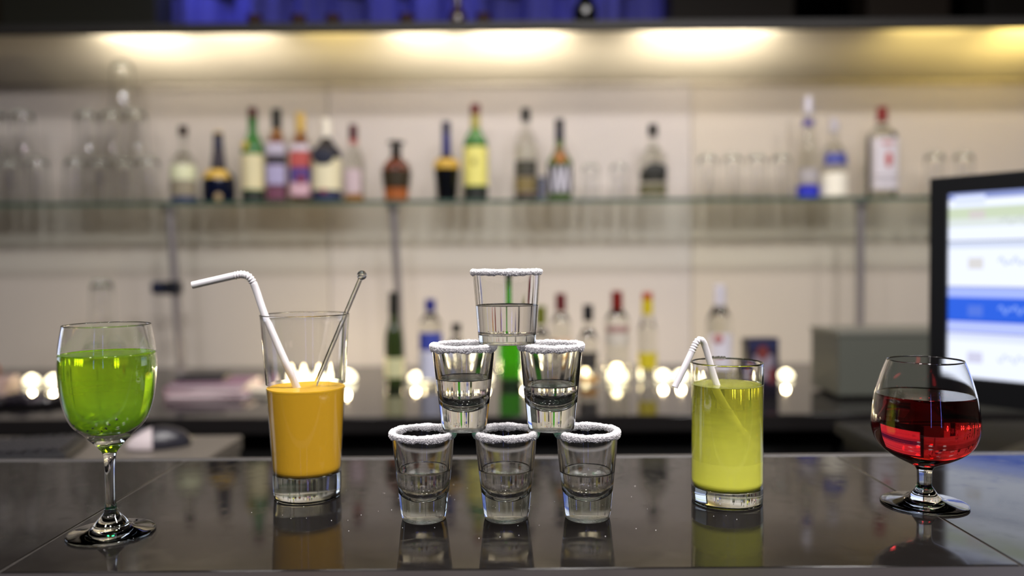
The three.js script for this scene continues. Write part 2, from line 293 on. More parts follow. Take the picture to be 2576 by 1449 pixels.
// red brandy glass
{
  const o = thing('brandy_glass', 'rounded brandy snifter half filled with clear red drink', 'brandy glass', [0.3405, BAR, -0.655]);
  const so = spline([[0.0082, 0.0322], [0.0150, 0.0354], [0.0236, 0.0398], [0.0316, 0.0452], [0.0369, 0.0517], [0.0400, 0.0598], [0.0409, 0.0679], [0.0401, 0.0786], [0.0385, 0.0893], [0.0358, 0.1001], [0.0325, 0.1108], [0.0292, 0.1195]], 64);
  const si = spline([[0, 0.0352], [0.006, 0.0356], [0.0140, 0.0377], [0.0226, 0.0421], [0.0303, 0.0472], [0.0356, 0.0532], [0.0387, 0.0605], [0.0397, 0.0680], [0.0389, 0.0786], [0.0373, 0.0893], [0.0347, 0.1001], [0.0314, 0.1108], [0.0282, 0.1195]], 64);
  part('bowl', lathe([...so, V2(0.0291, 0.1200), V2(0.0287, 0.1202), V2(0.0283, 0.1200), ...si.slice().reverse()], 128), solidGlass, o);
  const level = 0.0912, k = 0.00012, liq = [];
  for (const p of si) { if (p.y >= level) break; liq.push(V2(p.x > 0.0005 ? p.x + k : 0, p.y - k * 0.7)); }
  const R = 0.0370 + k; liq.push(V2(R, level + 0.0006), V2(R - 0.0008, level + 0.0001), V2(R - 0.002, level), V2(0, level));
  part('drink', lathe(liq, 128), phys({ name: 'red drink', color: 0xffffff, roughness: 0, transmission: 1, ior: 1.375, thickness: 0.05, attenuationColor: new THREE.Color().setRGB(0.66, 0.05, 0.06), attenuationDistance: 0.05 }), o);
  part('stem', lathe(spline([[0.0070, 0.0140], [0.0056, 0.0165], [0.0056, 0.0220], [0.0058, 0.0270], [0.0064, 0.0298], [0.0082, 0.0322]], 24), 64), solidGlass, o);
  const foot = [V2(0.0070, 0.0140), ...spline([[0.0074, 0.0134], [0.0098, 0.0099], [0.0130, 0.0066]], 10), ...spline([[0.0133, 0.0061], [0.0165, 0.0044], [0.0250, 0.0030], [0.0318, 0.0021], [0.0331, 0.0017]], 16)];
  part('foot', lathe([V2(0, 0.0010), V2(0.014, 0.0010), V2(0.028, 0.0006), V2(0.0315, 0.0001), V2(0.0330, 0.0002), V2(0.0336, 0.0009), ...foot.reverse()], 128), solidGlass, o);
}
const straight = (r) => () => r;
// orange juice with straw and stirring rod
{
  const h = 0.1589, rb = 0.0287, rt = 0.0379, fl = 0.0225, lev = 0.0958, wall = 0.0013, X = -0.1803, Z = -0.692;
  const f = (y) => rb + (rt - rb) * Math.pow(Math.max(0, y - 0.012) / (h - 0.012), 1.12);
  const o = thing('juice_glass', 'tall flared glass of cloudy orange juice', 'glass', [X, BAR, Z]);
  const thick = (y) => (y > lev + 0.002 ? wall : 0.0005);
  const wallOut = [], wallIn = []; for (let i = 0; i <= 30; i++) { const y = fl + (h - 0.0007 - fl) * i / 30; wallOut.push(V2(f(y), y)); wallIn.push(V2(f(y) - thick(y), y)); }
  part('glass_wall', lathe([...wallOut.filter((p) => p.y <= lev + 0.002), ...wallIn.filter((p) => p.y <= lev + 0.002).reverse()], 128), thinGlass, o);
  part('glass_rim', lathe([...wallOut.filter((p) => p.y > lev + 0.002), V2(rt + 0.0003, h - 0.0004), V2(rt, h + 0.0003), V2(rt - wall / 2, h + 0.0006), V2(rt - wall, h + 0.0003), V2(rt - wall - 0.0002, h - 0.0004), ...wallIn.filter((p) => p.y > lev + 0.002).reverse()], 128), solidGlass, o);
  part('glass_base', lathe(fillet([[0, 0.0016], [rb - 0.007, 0.0014], [rb - 0.004, 0, 0.0015], [rb - 0.0005, 0, 0.0040], [rb + 0.0004, 0.010, 0.003], [f(fl), fl - 0.0001, 0.0008], [0, fl - 0.0001]]), 128), solidGlass, o);
  const R = f(lev) - 0.0006, jp = []; for (let i = 0; i <= 24; i++) { const y = fl + 0.003 + (lev - fl - 0.003) * i / 24; jp.push(V2(f(y) - 0.0006, y)); }
  part('juice', lathe([V2(0, fl + 0.0001), V2(f(fl) - 0.0030, fl + 0.0001), V2(f(fl) - 0.0014, fl + 0.0008), ...jp, V2(R, lev + 0.0003), V2(R - 0.0006, lev + 0.0001), V2(R - 0.002, lev), V2(0, lev)], 128), phys({ name: 'orange juice', color: new THREE.Color().setRGB(0.82, 0.47, 0.03), roughness: 0.25, ior: 1.34, specularIntensity: 0.6 }), o);
}
{
  const s = thing('drinking_straw', 'white bendy straw in the orange juice, bent flat to the left', 'straw', [0, BAR, 0]);
  const z = -0.689, pts = [[-0.2750, 0.1852, z + 0.004], [-0.2540, 0.1899, z + 0.003], [-0.2390, 0.1932, z + 0.002], [-0.2330, 0.1941, z + 0.002], [-0.2278, 0.1926, z + 0.002], [-0.2242, 0.1878, z + 0.001], [-0.2215, 0.1805, z], [-0.2146, 0.1595, z], [-0.1872, 0.0951, z], [-0.1690, 0.0520, z], [-0.1615, 0.0345, z]];
  const rad = (t, d) => { const a = (d - 0.037) / 0.019; return 0.0031 + (a > 0 && a < 1 ? 0.00042 * Math.sin(a * Math.PI * 2 * 8) : 0); };
  part('tube', sweep(pts, rad, 420, 24, 0.0003), plasticWhite, s);
}
{
  const s = thing('stirring_rod', 'clear glass stirring rod with a ball tip, leaning in the orange juice', 'stirrer', [0, BAR, 0]);
  const z = -0.698, A = V3(-0.1315, 0.1926, z), B = V3(-0.2043, 0.0262, z);
  part('rod', sweep([A.toArray(), A.clone().lerp(B, 0.3).toArray(), A.clone().lerp(B, 0.7).toArray(), B.toArray()], straight(0.0019), 40, 24), solidGlass, s);
  part('ball_tip', new THREE.SphereGeometry(0.0042, 32, 24).translate(A.x, A.y, A.z), solidGlass, s);
}
// yellow-green highball
{
  const h = 0.1176, R0 = 0.0297, fl = 0.0145, lev = 0.0990, wall = 0.0013;
  const o = thing('highball_glass', 'straight highball glass of cloudy yellow green drink', 'glass', [0.1804, BAR, -0.668]);
  part('glass_wall', lathe([V2(R0 - 0.0002, fl), V2(R0, fl + 0.004), V2(R0, h * 0.5), V2(R0, lev + 0.001), V2(R0 - 0.0005, lev + 0.001), V2(R0 - 0.0005, h * 0.5), V2(R0 - 0.0007, fl)], 128), thinGlass, o);
  part('glass_rim', lathe([V2(R0, lev + 0.0012), V2(R0, lev + 0.005), V2(R0, h - 0.003), V2(R0 + 0.0001, h - 0.0009), V2(R0 + 0.0001, h - 0.0002), V2(R0 - 0.0002, h + 0.0003), V2(R0 - wall / 2, h + 0.0006), V2(R0 - wall + 0.0002, h + 0.0003), V2(R0 - wall - 0.0001, h - 0.0002), V2(R0 - wall - 0.0001, h - 0.0009), V2(R0 - wall, h - 0.003), V2(R0 - wall, lev + 0.005), V2(R0 - wall, lev + 0.0012)], 128), solidGlass, o);
  part('glass_base', lathe(fillet([[0, 0.0016], [R0 - 0.007, 0.0014], [R0 - 0.004, 0, 0.0015], [R0 - 0.0005, 0, 0.0045], [R0 - 0.0002, 0.008, 0.003], [R0 - 0.0002, fl - 0.0001, 0.0008], [0, fl - 0.0001]]), 128), solidGlass, o);
  const R = R0 - 0.0006, side = []; for (let i = 0; i <= 40; i++) side.push(V2(R, fl + 0.003 + (lev - fl - 0.003) * i / 40));
  // pulp settled in the lower part, clear on top
  const clr = texture(128, 256, (x, y) => { const v = y / 255, s = THREE.MathUtils.smoothstep(v + 0.12 * (N256[(y * 2 % 256) * 256 + x] - 0.5), 0.25, 0.92); return 0.20 + 0.62 * s; });
  clr.wrapT = THREE.ClampToEdgeWrapping;
  part('drink', lathe([V2(0, fl + 0.0001), V2(R - 0.003, fl + 0.0001), V2(R - 0.0010, fl + 0.0008), ...side, V2(R, lev + 0.0004), V2(R - 0.0006, lev + 0.0001), V2(R - 0.002, lev), V2(0, lev)], 128), phys({ name: 'yellow green drink', color: new THREE.Color().setRGB(0.95, 0.96, 0.15), roughness: 0.02, transmission: 1, transmissionMap: clr, ior: 1.34, thickness: 0.05, attenuationColor: new THREE.Color().setRGB(0.92, 0.93, 0.50), attenuationDistance: 0.05 }), o);
  const r = rng(17);
  for (const [a, d] of [[-1.72, 0], [-1.62, 0], [-1.55, 0], [-1.46, 0], [-1.38, 0]]) part('drop', new THREE.SphereGeometry(0.0012 + 0.0004 * r(), 14, 10).translate(Math.cos(a) * (R0 - wall / 2), h + 0.0006, Math.sin(a) * (R0 - wall / 2)), clearLiquor, o);
  part('bubble', new THREE.SphereGeometry(0.0022, 16, 8, 0, 6.2832, 0, 1.5708).translate(0.003, lev, -0.022), thinGlass, o);
  part('bubble', new THREE.SphereGeometry(0.0016, 16, 8, 0, 6.2832, 0, 1.5708).translate(0.0095, lev, -0.0245), thinGlass, o);
}
{
  const s = thing('drinking_straw', 'white bendy straw in the yellow green drink, folded down over the rim', 'straw', [0, BAR, 0]);
  const z = -0.668, pts = [[0.1340, 0.0985, z + 0.012], [0.1440, 0.1180, z + 0.010], [0.1505, 0.1306, z + 0.008], [0.1537, 0.1358, z + 0.007], [0.1568, 0.1374, z + 0.006], [0.1593, 0.1352, z + 0.005], [0.1615, 0.1300, z + 0.004], [0.1725, 0.0962, z + 0.002], [0.1900, 0.0600, z - 0.002], [0.2020, 0.0355, z - 0.006]];
  const rad = (t, d) => { const a = (d - 0.033) / 0.014; return 0.0027 + (a > 0 && a < 1 ? 0.00036 * Math.sin(a * Math.PI * 2 * 6) : 0); };
  part('tube', sweep(pts, rad, 380, 24, 0.0003), plasticWhite, s);
}

// ================= BACK COUNTER AND SHELF =================
const CY = 0.945, SY = 1.517;
{
  const o = thing('back_counter', 'long black back counter below the pale wall', 'counter', [0, 0, 0]);
  const top = phys({ color: new THREE.Color().setRGB(0.012, 0.011, 0.011), roughness: 0.06, ior: 1.5, specularIntensity: 0.4 });
  part('worktop', rbox(6.4, 0.04, 0.975, 0.004, 0, CY - 0.02, -2.3575, 3), top, o);
  part('body', box(6.3, CY - 0.042, 0.89, 0, (CY - 0.042) / 2, -2.395), std(0x040404, 0.7), o);
  for (let i = 0; i < 8; i++) { const d = part('door', rbox(0.77, 0.80, 0.018, 0.003, -2.75 + i * 0.786, 0.47, -1.938), std(0x060606, 0.55), o); part('handle', rbox(0.12, 0.012, 0.02, 0.004, -2.75 + i * 0.786 + 0.26, 0.82, -1.92), std(0x1a1a1a, 0.4, 0.6), d); }
}
{
  const o = thing('glass_shelf', 'long green edged glass shelf holding the upper row of bottles', 'shelf', [0, SY, -2.72]);
  part('pane', box(6.3, 0.012, 0.236, 0, -0.006, -0.002), phys({ color: new THREE.Color().setRGB(0.93, 0.975, 0.95), roughness: 0, transmission: 1, ior: 1.5, thickness: 0 }), o);
  part('front_edge', rbox(6.3, 0.0125, 0.004, 0.0012, 0, -0.00625, 0.1185), phys({ color: new THREE.Color().setRGB(0.045, 0.085, 0.06), roughness: 0.2 }), o);
}
function pole(label, x0, y0, x1, y1) {
  const p = thing('shelf_post', label, 'post', [0, 0, 0]);
  part('tube', sweep([[x1, y1, -2.645], [(x0 + x1) / 2, (y0 + y1) / 2, -2.645], [x0, y0, -2.645]], straight(0.0125), 8, 28), chrome, p);
  part('collar', new THREE.CylinderGeometry(0.019, 0.021, 0.016, 28).translate(x0, y0 - 0.009, -2.645), chrome, p);
  part('foot_plate', new THREE.CylinderGeometry(0.026, 0.028, 0.012, 28).translate(x1, y1 + 0.006, -2.645), chrome, p);
}
pole('grey metal post holding the glass shelf, left, with a clamp on it', -1.132, SY - 0.012, -1.104, CY);
pole('grey metal post holding the glass shelf, under the squat amber bottle', -0.392, SY - 0.012, -0.366, CY);
pole('grey metal post holding the glass shelf, behind the grey metal box', 1.158, SY - 0.012, 1.155, CY);
{
  const c = thing('clamp', 'dark blue screw clamp gripping the left shelf post', 'clamp', [-1.121, 1.235, -2.632]);
  part('jaw', rbox(0.05, 0.045, 0.04, 0.006, -0.004, 0, -0.012), std(0x20222c, 0.4, 0.4), c);
  part('knob', new THREE.CylinderGeometry(0.022, 0.022, 0.034, 20).rotateZ(Math.PI / 2).translate(-0.046, 0, 0.0), std(0x1b2036, 0.3), c);
  part('screw', new THREE.CylinderGeometry(0.006, 0.006, 0.05, 12).rotateZ(Math.PI / 2).translate(-0.03, 0, 0), chrome, c);
}
// puck lights along the back counter
{
  const rows = [[-1.491, 'far left beside the black pebbles, outer one'], [-1.423, 'far left behind the green wine glass'], [-0.705, 'behind the juice glass, first of four from the left'], [-0.650, 'behind the juice glass, second of four from the left'], [-0.583, 'behind the juice glass, third of four from the left'], [-0.515, 'behind the juice glass, last of four'],
    [-0.300, 'left of the bottle with the blue label'], [-0.232, 'right of the bottle with the blue label'], [-0.085, 'left of the bright green bottle'], [0.040, 'right of the bright green bottle'], [0.243, 'behind the bottle with the black label'], [0.325, 'behind the red capped clear bottle'], [0.467, 'right of the slim yellow capped bottle'], [0.522, 'left of the white capped bottle'], [0.847, 'between the standing picture box and the grey metal box']];
  rows.forEach(([x, where], i) => {
    const p = thing('puck_light', 'small glowing round light, ' + where, 'light', [x, CY, -2.46], 0, 'lights along the back counter');
    const big = i > 1 && i < 6 ? 1.5 : i === 11 ? 1.5 : 1.15; p.scale.setScalar(big);
    part('base', lathe([[0, 0], [0.0205, 0], [0.0215, 0.001], [0.0215, 0.003], [0.0195, 0.004], [0, 0.004]], 28), std(0x8a857c, 0.4, 0.5), p);
    part('lamp_dome', new THREE.SphereGeometry(0.019, 24, 12, 0, Math.PI * 2, 0, Math.PI / 2).scale(1, 1.0, 1).translate(0, 0.004, 0), std(0x222222, 0.5, 0, { emissive: new THREE.Color().setRGB(1, 0.88, 0.58), emissiveIntensity: 5 }), p);
    const l = new THREE.PointLight(new THREE.Color().setRGB(1, 0.80, 0.46), PUCK * big); l.position.set(x, CY + 0.026 * big + 0.004, -2.46); l.shadow.radius = 0.35; scene.add(l);
  });
}

// ---------- bottles ----------
const G = {
  clear: phys({ color: new THREE.Color().setRGB(0.97, 0.97, 0.95), roughness: 0.02, transmission: 1, ior: 1.36, thickness: 0.05, attenuationColor: new THREE.Color().setRGB(0.80, 0.80, 0.74), attenuationDistance: 0.08 }),
  amber: phys({ color: 0xffffff, roughness: 0.02, transmission: 1, ior: 1.38, thickness: 0.05, attenuationColor: new THREE.Color().setRGB(0.52, 0.19, 0.035), attenuationDistance: 0.045 }),
  dark: std(0x0b0c0c, 0.12), navy: std(0x0b1024, 0.14), green: phys({ color: new THREE.Color().setRGB(0.05, 0.22, 0.05), roughness: 0.08, transmission: 0.35, thickness: 0 }),
  olive: phys({ color: new THREE.Color().setRGB(0.10, 0.15, 0.03), roughness: 0.08, transmission: 0.3, thickness: 0 }), brown: std(0x2a1609, 0.12), wine: phys({ color: new THREE.Color().setRGB(0.03, 0.045, 0.012), roughness: 0.08 }),
  bright: phys({ color: new THREE.Color().setRGB(0.16, 0.62, 0.03), roughness: 0.06, transmission: 0.75, thickness: 0 }),
};
const flat = {}; const paper = (hex, r = 0.6) => (flat[hex + r] ??= std(hex, r));
const metalCap = {}; const foil = (hex) => (metalCap[hex] ??= std(hex, 0.35, 0.25));
function squarify(g, sh, nk, n = 5) {
  const p = g.attributes.position;
  for (let i = 0; i < p.count; i++) {
    const x = p.getX(i), y = p.getY(i), z = p.getZ(i), r = Math.hypot(x, z); if (r < 1e-6) continue;
    const w = 1 - THREE.MathUtils.smoothstep(y, sh, nk), c = Math.abs(x / r), s = Math.abs(z / r), k = 1 / Math.pow(c ** n + s ** n, 1 / n);
    p.setXYZ(i, x * (1 + (k - 1) * w), y, z * (1 + (k - 1) * w));
  }
  g.computeVertexNormals(); return g;
}
// body given as [radius, height] list; bands = [name, h0, h1, material, arc in degrees]
function bottle(b) {
  const o = thing(b.name ?? 'bottle', b.label, 'bottle', [b.x, b.y, b.z], b.turn ?? 0, b.group);
  const body = b.body, top = body[body.length - 1];
  const pts = spline(body, 44);
  const radiusAt = (y) => { for (let i = 1; i < pts.length; i++) if (pts[i].y >= y) { const a = pts[i - 1], c = pts[i], t = (y - a.y) / Math.max(1e-6, c.y - a.y); return a.x + (c.x - a.x) * t; } return top[0]; };
  const sq = (g) => (b.sq ? squarify(g, b.sq[0], b.sq[1]) : g);
  part('bottle_body', sq(lathe([V2(0, 0.004), V2(body[0][0] * 0.6, 0.003), V2(body[0][0] - 0.006, 0), V2(body[0][0] - 0.002, 0.0008), ...pts.map((p, i) => (i ? p : V2(p.x, 0.003))), V2(top[0] * 0.8, top[1] + 0.001), V2(0, top[1] + 0.001)], 48)), b.glass, o);
  for (const [name, h0, h1, mat, arc = 360] of b.bands ?? []) {
    const n = 8, out = [], inn = []; for (let i = 0; i <= n; i++) { const y = h0 + (h1 - h0) * i / n; out.push(V2(radiusAt(y) + 0.0009, y)); inn.push(V2(radiusAt(y) + 0.0001, y)); }
    const a = arc * Math.PI / 180;
    part(name, sq(lathe([...inn.slice(0, 1), ...out, ...inn.slice(-1)], 32, Math.PI * 0 - a / 2, a)), mat, o);
  }
  for (const [name, x, y, rx, ry, mat] of b.marks ?? []) { const r = radiusAt(y) * (b.sq ? 1 : 1), z = Math.sqrt(Math.max(0.0001, r * r - x * x)); part(name, new THREE.SphereGeometry(1, 20, 12).scale(rx, ry, 0.003).rotateY(b.sq ? 0 : Math.atan2(x, z)).translate(x, y, z + 0.0012), mat, o); }
  for (const [name, r0, r1, h0, h1, mat] of b.caps ?? []) part(name, lathe(fillet([[0, h0], [r0, h0, 0.001], [r1, h1, 0.002], [0, h1]], 3), 32), mat, o);
  return o;
}
const sb = { y: SY, z: -2.70, group: 'bottles on the glass shelf' };
bottle({ ...sb, x: -1.106, label: 'clear bottle with pale green label and brown cap, leftmost on the shelf', glass: G.clear, body: [[0.043, 0], [0.043, 0.06], [0.043, 0.115], [0.036, 0.145], [0.018, 0.168], [0.0135, 0.185], [0.013, 0.235]], caps: [['cap', 0.015, 0.015, 0.228, 0.262, foil(0x2a1a12)]], bands: [['label', 0.078, 0.128, paper(0xd9dcb8), 170], ['lower_label', 0.028, 0.074, paper(0x8d8470), 150], ['base_band', 0.006, 0.022, paper(0x2d3560), 360]] });
bottle({ ...sb, x: -0.988, label: 'squat navy bottle with long dark neck and gold shoulder label', glass: G.navy, body: [[0.050, 0], [0.054, 0.03], [0.053, 0.075], [0.045, 0.100], [0.026, 0.118], [0.021, 0.150], [0.0165, 0.190], [0.0145, 0.225]], caps: [['neck_foil', 0.0185, 0.016, 0.185, 0.222, foil(0x20213a)], ['cap', 0.0165, 0.0165, 0.222, 0.236, foil(0x1b1b28)], ['cap_top', 0.013, 0.012, 0.236, 0.243, foil(0xb79a50)]], bands: [['shoulder_label', 0.082, 0.112, paper(0xc9a544), 120], ['neck_band', 0.122, 0.18, paper(0x2b2430), 360]], marks: [['seal', 0.016, 0.018, 0.012, 0.014, paper(0x9a8560)]] });
bottle({ ...sb, x: -0.871, turn: -0.25, label: 'green bottle with tall cream label and gold badge', glass: G.green, body: [[0.037, 0], [0.038, 0.06], [0.038, 0.165], [0.034, 0.195], [0.021, 0.225], [0.0155, 0.245], [0.0150, 0.292]], caps: [['cap', 0.0165, 0.0160, 0.286, 0.322, foil(0x4a2620)]], bands: [['label', 0.045, 0.162, paper(0xdad0a8), 190], ['base_band', 0.004, 0.04, paper(0x1a1f1c), 360]], marks: [['badge', -0.008, 0.190, 0.016, 0.016, paper(0xc9b24a)]] });
bottle({ ...sb, x: -0.790, sq: [0.18, 0.235], label: 'square bottle with slanted lavender and dark label, black cap', glass: G.amber, body: [[0.031, 0], [0.031, 0.08], [0.031, 0.175], [0.028, 0.205], [0.017, 0.235], [0.0145, 0.252]], caps: [['cap', 0.0165, 0.0165, 0.250, 0.316, foil(0x1b1d18)]], bands: [['upper_label', 0.160, 0.200, paper(0xb6b0c4), 150], ['dark_label', 0.128, 0.158, paper(0x2d2935), 150], ['lower_label', 0.060, 0.126, paper(0xa9a2c8), 150], ['base_label', 0.010, 0.055, paper(0x6a3a52), 150]] });
bottle({ ...sb, x: -0.710, sq: [0.17, 0.225], label: 'square bottle with red and purple label and gold cap', glass: G.amber, body: [[0.032, 0], [0.032, 0.08], [0.032, 0.168], [0.029, 0.196], [0.018, 0.226], [0.015, 0.240]], caps: [['cap', 0.0175, 0.0170, 0.238, 0.302, foil(0xc9a95c)]], bands: [['top_label', 0.172, 0.195, paper(0xc9c2cf), 150], ['red_label', 0.118, 0.170, paper(0xb5504c), 170], ['purple_label', 0.068, 0.116, paper(0x4a3a86), 170], ['pale_label', 0.022, 0.066, paper(0xcba6b4), 170]], marks: [['crest', 0.008, 0.078, 0.014, 0.018, paper(0x7a2038)]] });
bottle({ ...sb, x: -0.623, label: 'wide bottle with navy medallion above cream label, white cap', glass: G.navy, body: [[0.046, 0], [0.049, 0.04], [0.050, 0.150], [0.046, 0.175], [0.028, 0.198], [0.0165, 0.215], [0.0150, 0.228]], caps: [['cap', 0.0185, 0.0165, 0.218, 0.283, foil(0xe6e0d2)]], bands: [['label', 0.040, 0.146, paper(0xe0d8b8), 200], ['base_band', 0.004, 0.036, paper(0x20264c), 200]], marks: [['medallion', 0, 0.150, 0.036, 0.028, paper(0x151a30)], ['medallion_centre', 0, 0.152, 0.015, 0.013, paper(0x7d809a)], ['red_mark', 0, 0.036, 0.012, 0.007, paper(0x8c2b40)]] });
bottle({ ...sb, x: -0.532, label: 'slim clear bottle with maroon cap and pinkish label', glass: G.clear, body: [[0.032, 0], [0.033, 0.05], [0.033, 0.130], [0.027, 0.160], [0.016, 0.190], [0.0135, 0.222]], caps: [['cap', 0.0155, 0.0150, 0.212, 0.262, foil(0x4a1420)], ['collar', 0.0150, 0.0150, 0.196, 0.212, foil(0xb4625c)]], bands: [['label', 0.030, 0.110, paper(0xc4b0b8), 110], ['base_band', 0.003, 0.026, paper(0x8a5a1a), 360]] });
bottle({ ...sb, x: -0.388, name: 'decanter_bottle', label: 'squat amber decanter bottle with black neck and flat stopper', glass: G.amber, body: [[0.037, 0], [0.041, 0.035], [0.047, 0.090], [0.048, 0.105], [0.038, 0.132], [0.018, 0.150], [0.0150, 0.175]], caps: [['neck_sleeve', 0.0175, 0.0165, 0.152, 0.196, foil(0x14100d)], ['stopper', 0.028, 0.028, 0.197, 0.205, foil(0x2b2018)]], bands: [['label', 0.050, 0.105, paper(0x2f2410), 360], ['amber_band', 0.006, 0.045, paper(0x9c5420), 150]] });
bottle({ ...sb, x: -0.218, label: 'black tapered bottle with blue neck and gold shoulder', glass: G.dark, body: [[0.033, 0], [0.036, 0.04], [0.042, 0.105], [0.043, 0.120], [0.036, 0.140], [0.020, 0.155], [0.0145, 0.175], [0.0140, 0.245]], caps: [['neck_wax', 0.0175, 0.0145, 0.158, 0.230, foil(0x161c6a)], ['cap', 0.0155, 0.0150, 0.230, 0.270, foil(0x1a1d42)]], bands: [['shoulder_label', 0.110, 0.142, paper(0xc7a03c), 360]] });
bottle({ ...sb, x: -0.120, label: 'green bottle with large yellow label and red cap', glass: G.green, body: [[0.039, 0], [0.040, 0.06], [0.040, 0.185], [0.035, 0.212], [0.021, 0.235], [0.0155, 0.255], [0.0150, 0.300]], caps: [['neck_foil', 0.0170, 0.0160, 0.245, 0.290, foil(0xa39a4e)], ['cap', 0.0170, 0.0160, 0.291, 0.328, foil(0x5c1a18)]], bands: [['label', 0.052, 0.182, paper(0xe4dd7c), 210], ['base_band', 0.004, 0.048, paper(0x151a16), 360]], marks: [['stag_mark', -0.004, 0.130, 0.010, 0.012, paper(0xa59c50)]] });
bottle({ ...sb, x: 0.050, label: 'clear bottle with small black label and black cap, right of the yellow label', glass: G.clear, body: [[0.036, 0], [0.037, 0.06], [0.037, 0.180], [0.031, 0.208], [0.019, 0.235], [0.0145, 0.255], [0.0140, 0.282]], caps: [['cap', 0.0165, 0.0160, 0.268, 0.312, foil(0x111111)]], bands: [['upper_label', 0.140, 0.185, paper(0xa8a294), 150], ['label', 0.092, 0.134, paper(0x3e3c32), 150], ['stripe', 0.080, 0.091, paper(0x1d1b1c), 150], ['lower_label', 0.030, 0.078, paper(0x7a6a40), 150], ['base_band', 0.004, 0.026, paper(0x3a2420), 360]] });
// olive bottle with white lettering
{
  const c = document.createElement('canvas'); c.width = 256; c.height = 160; const x = c.getContext('2d');
  x.fillStyle = '#14140f'; x.fillRect(0, 0, 256, 160); x.strokeStyle = '#c9c6d4'; x.lineWidth = 20; x.lineJoin = 'round';
  x.beginPath(); for (const [i, [a, b]] of [[40, 30], [72, 132], [104, 40], [130, 128], [160, 36], [186, 126], [214, 34]].entries()) i ? x.lineTo(a, b) : x.moveTo(a, b); x.stroke();
  x.lineWidth = 14; x.beginPath(); x.moveTo(62, 140); x.lineTo(206, 136); x.stroke();
  const t = new THREE.CanvasTexture(c); t.colorSpace = THREE.SRGBColorSpace;
  const o = bottle({ ...sb, x: 0.164, label: 'olive green bottle with white zigzag lettering on black label', glass: G.olive, body: [[0.041, 0], [0.043, 0.04], [0.043, 0.115], [0.039, 0.138], [0.024, 0.160], [0.0165, 0.182], [0.0140, 0.225]], caps: [['neck_foil', 0.0165, 0.0150, 0.205, 0.246, foil(0x1c1c30)], ['cap', 0.0155, 0.0155, 0.246, 0.275, foil(0x14141c)]], bands: [['neck_label', 0.158, 0.178, paper(0x6a4a2c), 360]], marks: [['seal', 0, 0.138, 0.018, 0.015, paper(0xb26a34)]] });
  part('label', lathe([V2(0.0435, 0.026), V2(0.0442, 0.0262), V2(0.0442, 0.070), V2(0.0440, 0.114), V2(0.0432, 0.1145)], 32, -1.25, 2.5), std(0xffffff, 0.55, 0, { map: t }), o);
}
bottle({ ...sb, x: 0.479, label: 'clear bottle with black arched label, alone between two groups of tumblers', glass: G.clear, body: [[0.044, 0], [0.045, 0.05], [0.045, 0.130], [0.039, 0.155], [0.020, 0.175], [0.0150, 0.195], [0.0140, 0.228]], caps: [['cap', 0.0165, 0.0160, 0.216, 0.256, foil(0x11110f)]], bands: [['label', 0.060, 0.098, paper(0x24241f), 150], ['lower_label', 0.016, 0.052, paper(0x5d5a3e), 200]], marks: [['label_arch', 0, 0.098, 0.040, 0.024, paper(0x24241f)]] });
bottle({ ...sb, x: 1.003, label: 'tall slim clear bottle with blue base and silver cap', glass: G.clear, body: [[0.034, 0], [0.035, 0.05], [0.034, 0.140], [0.028, 0.190], [0.018, 0.235], [0.0150, 0.270], [0.0140, 0.300]], caps: [['cap', 0.0170, 0.0150, 0.288, 0.345, foil(0xc2bfcb)], ['neck_tag', 0.0185, 0.0175, 0.246, 0.268, foil(0x3b2f8a)]], bands: [['base_band', 0.004, 0.046, paper(0x1a26b4), 360], ['label', 0.055, 0.10, paper(0xa9a3a6), 150]] });
bottle({ ...sb, x: 1.090, label: 'clear bottle with blue shoulder label and white lower label', glass: G.clear, body: [[0.041, 0], [0.042, 0.05], [0.041, 0.125], [0.035, 0.155], [0.019, 0.185], [0.0145, 0.205], [0.0140, 0.240]], caps: [['cap', 0.0160, 0.0150, 0.226, 0.270, foil(0xbfbac2)]], bands: [['blue_label', 0.112, 0.152, paper(0x3f4796), 130], ['white_label', 0.010, 0.086, paper(0xf2ecdc), 210]] });
bottle({ ...sb, x: 1.252, sq: [0.20, 0.245], label: 'square clear bottle with white label, red figure and red cap', glass: G.clear, body: [[0.041, 0], [0.041, 0.08], [0.041, 0.205], [0.034, 0.228], [0.019, 0.245], [0.0160, 0.270]], caps: [['cap', 0.0185, 0.0175, 0.258, 0.308, foil(0x7a1c1a)]], bands: [['label', 0.030, 0.200, paper(0xd3cdd4), 150], ['line', 0.070, 0.074, paper(0x6d6872), 100], ['line', 0.056, 0.060, paper(0x6d6872), 100]], marks: [['red_figure', 0.004, 0.128, 0.011, 0.026, paper(0xb5453c)], ['red_title', 0, 0.182, 0.022, 0.006, paper(0xc4736c)]] });

const cb = { y: CY, z: -2.36, group: 'bottles on the back counter' };
bottle({ ...cb, x: -0.351, label: 'dark green wine bottle with pale label beside the middle post', glass: G.wine, body: [[0.027, 0], [0.028, 0.05], [0.028, 0.130], [0.023, 0.165], [0.0145, 0.195], [0.0135, 0.265]], caps: [['neck_foil', 0.0155, 0.0148, 0.215, 0.280, foil(0x23241e)]], bands: [['label', 0.028, 0.086, paper(0xc9c79a), 190]] });
bottle({ ...cb, x: -0.243, label: 'clear bottle with blue cap and blue and white label', glass: G.clear, body: [[0.032, 0], [0.033, 0.06], [0.033, 0.175], [0.027, 0.198], [0.016, 0.215], [0.0140, 0.236]], caps: [['cap', 0.0165, 0.0160, 0.222, 0.258, foil(0x2c3286)]], bands: [['blue_label', 0.108, 0.160, paper(0x3745a0), 200], ['white_label', 0.020, 0.105, paper(0xc6c8dc), 200]] });
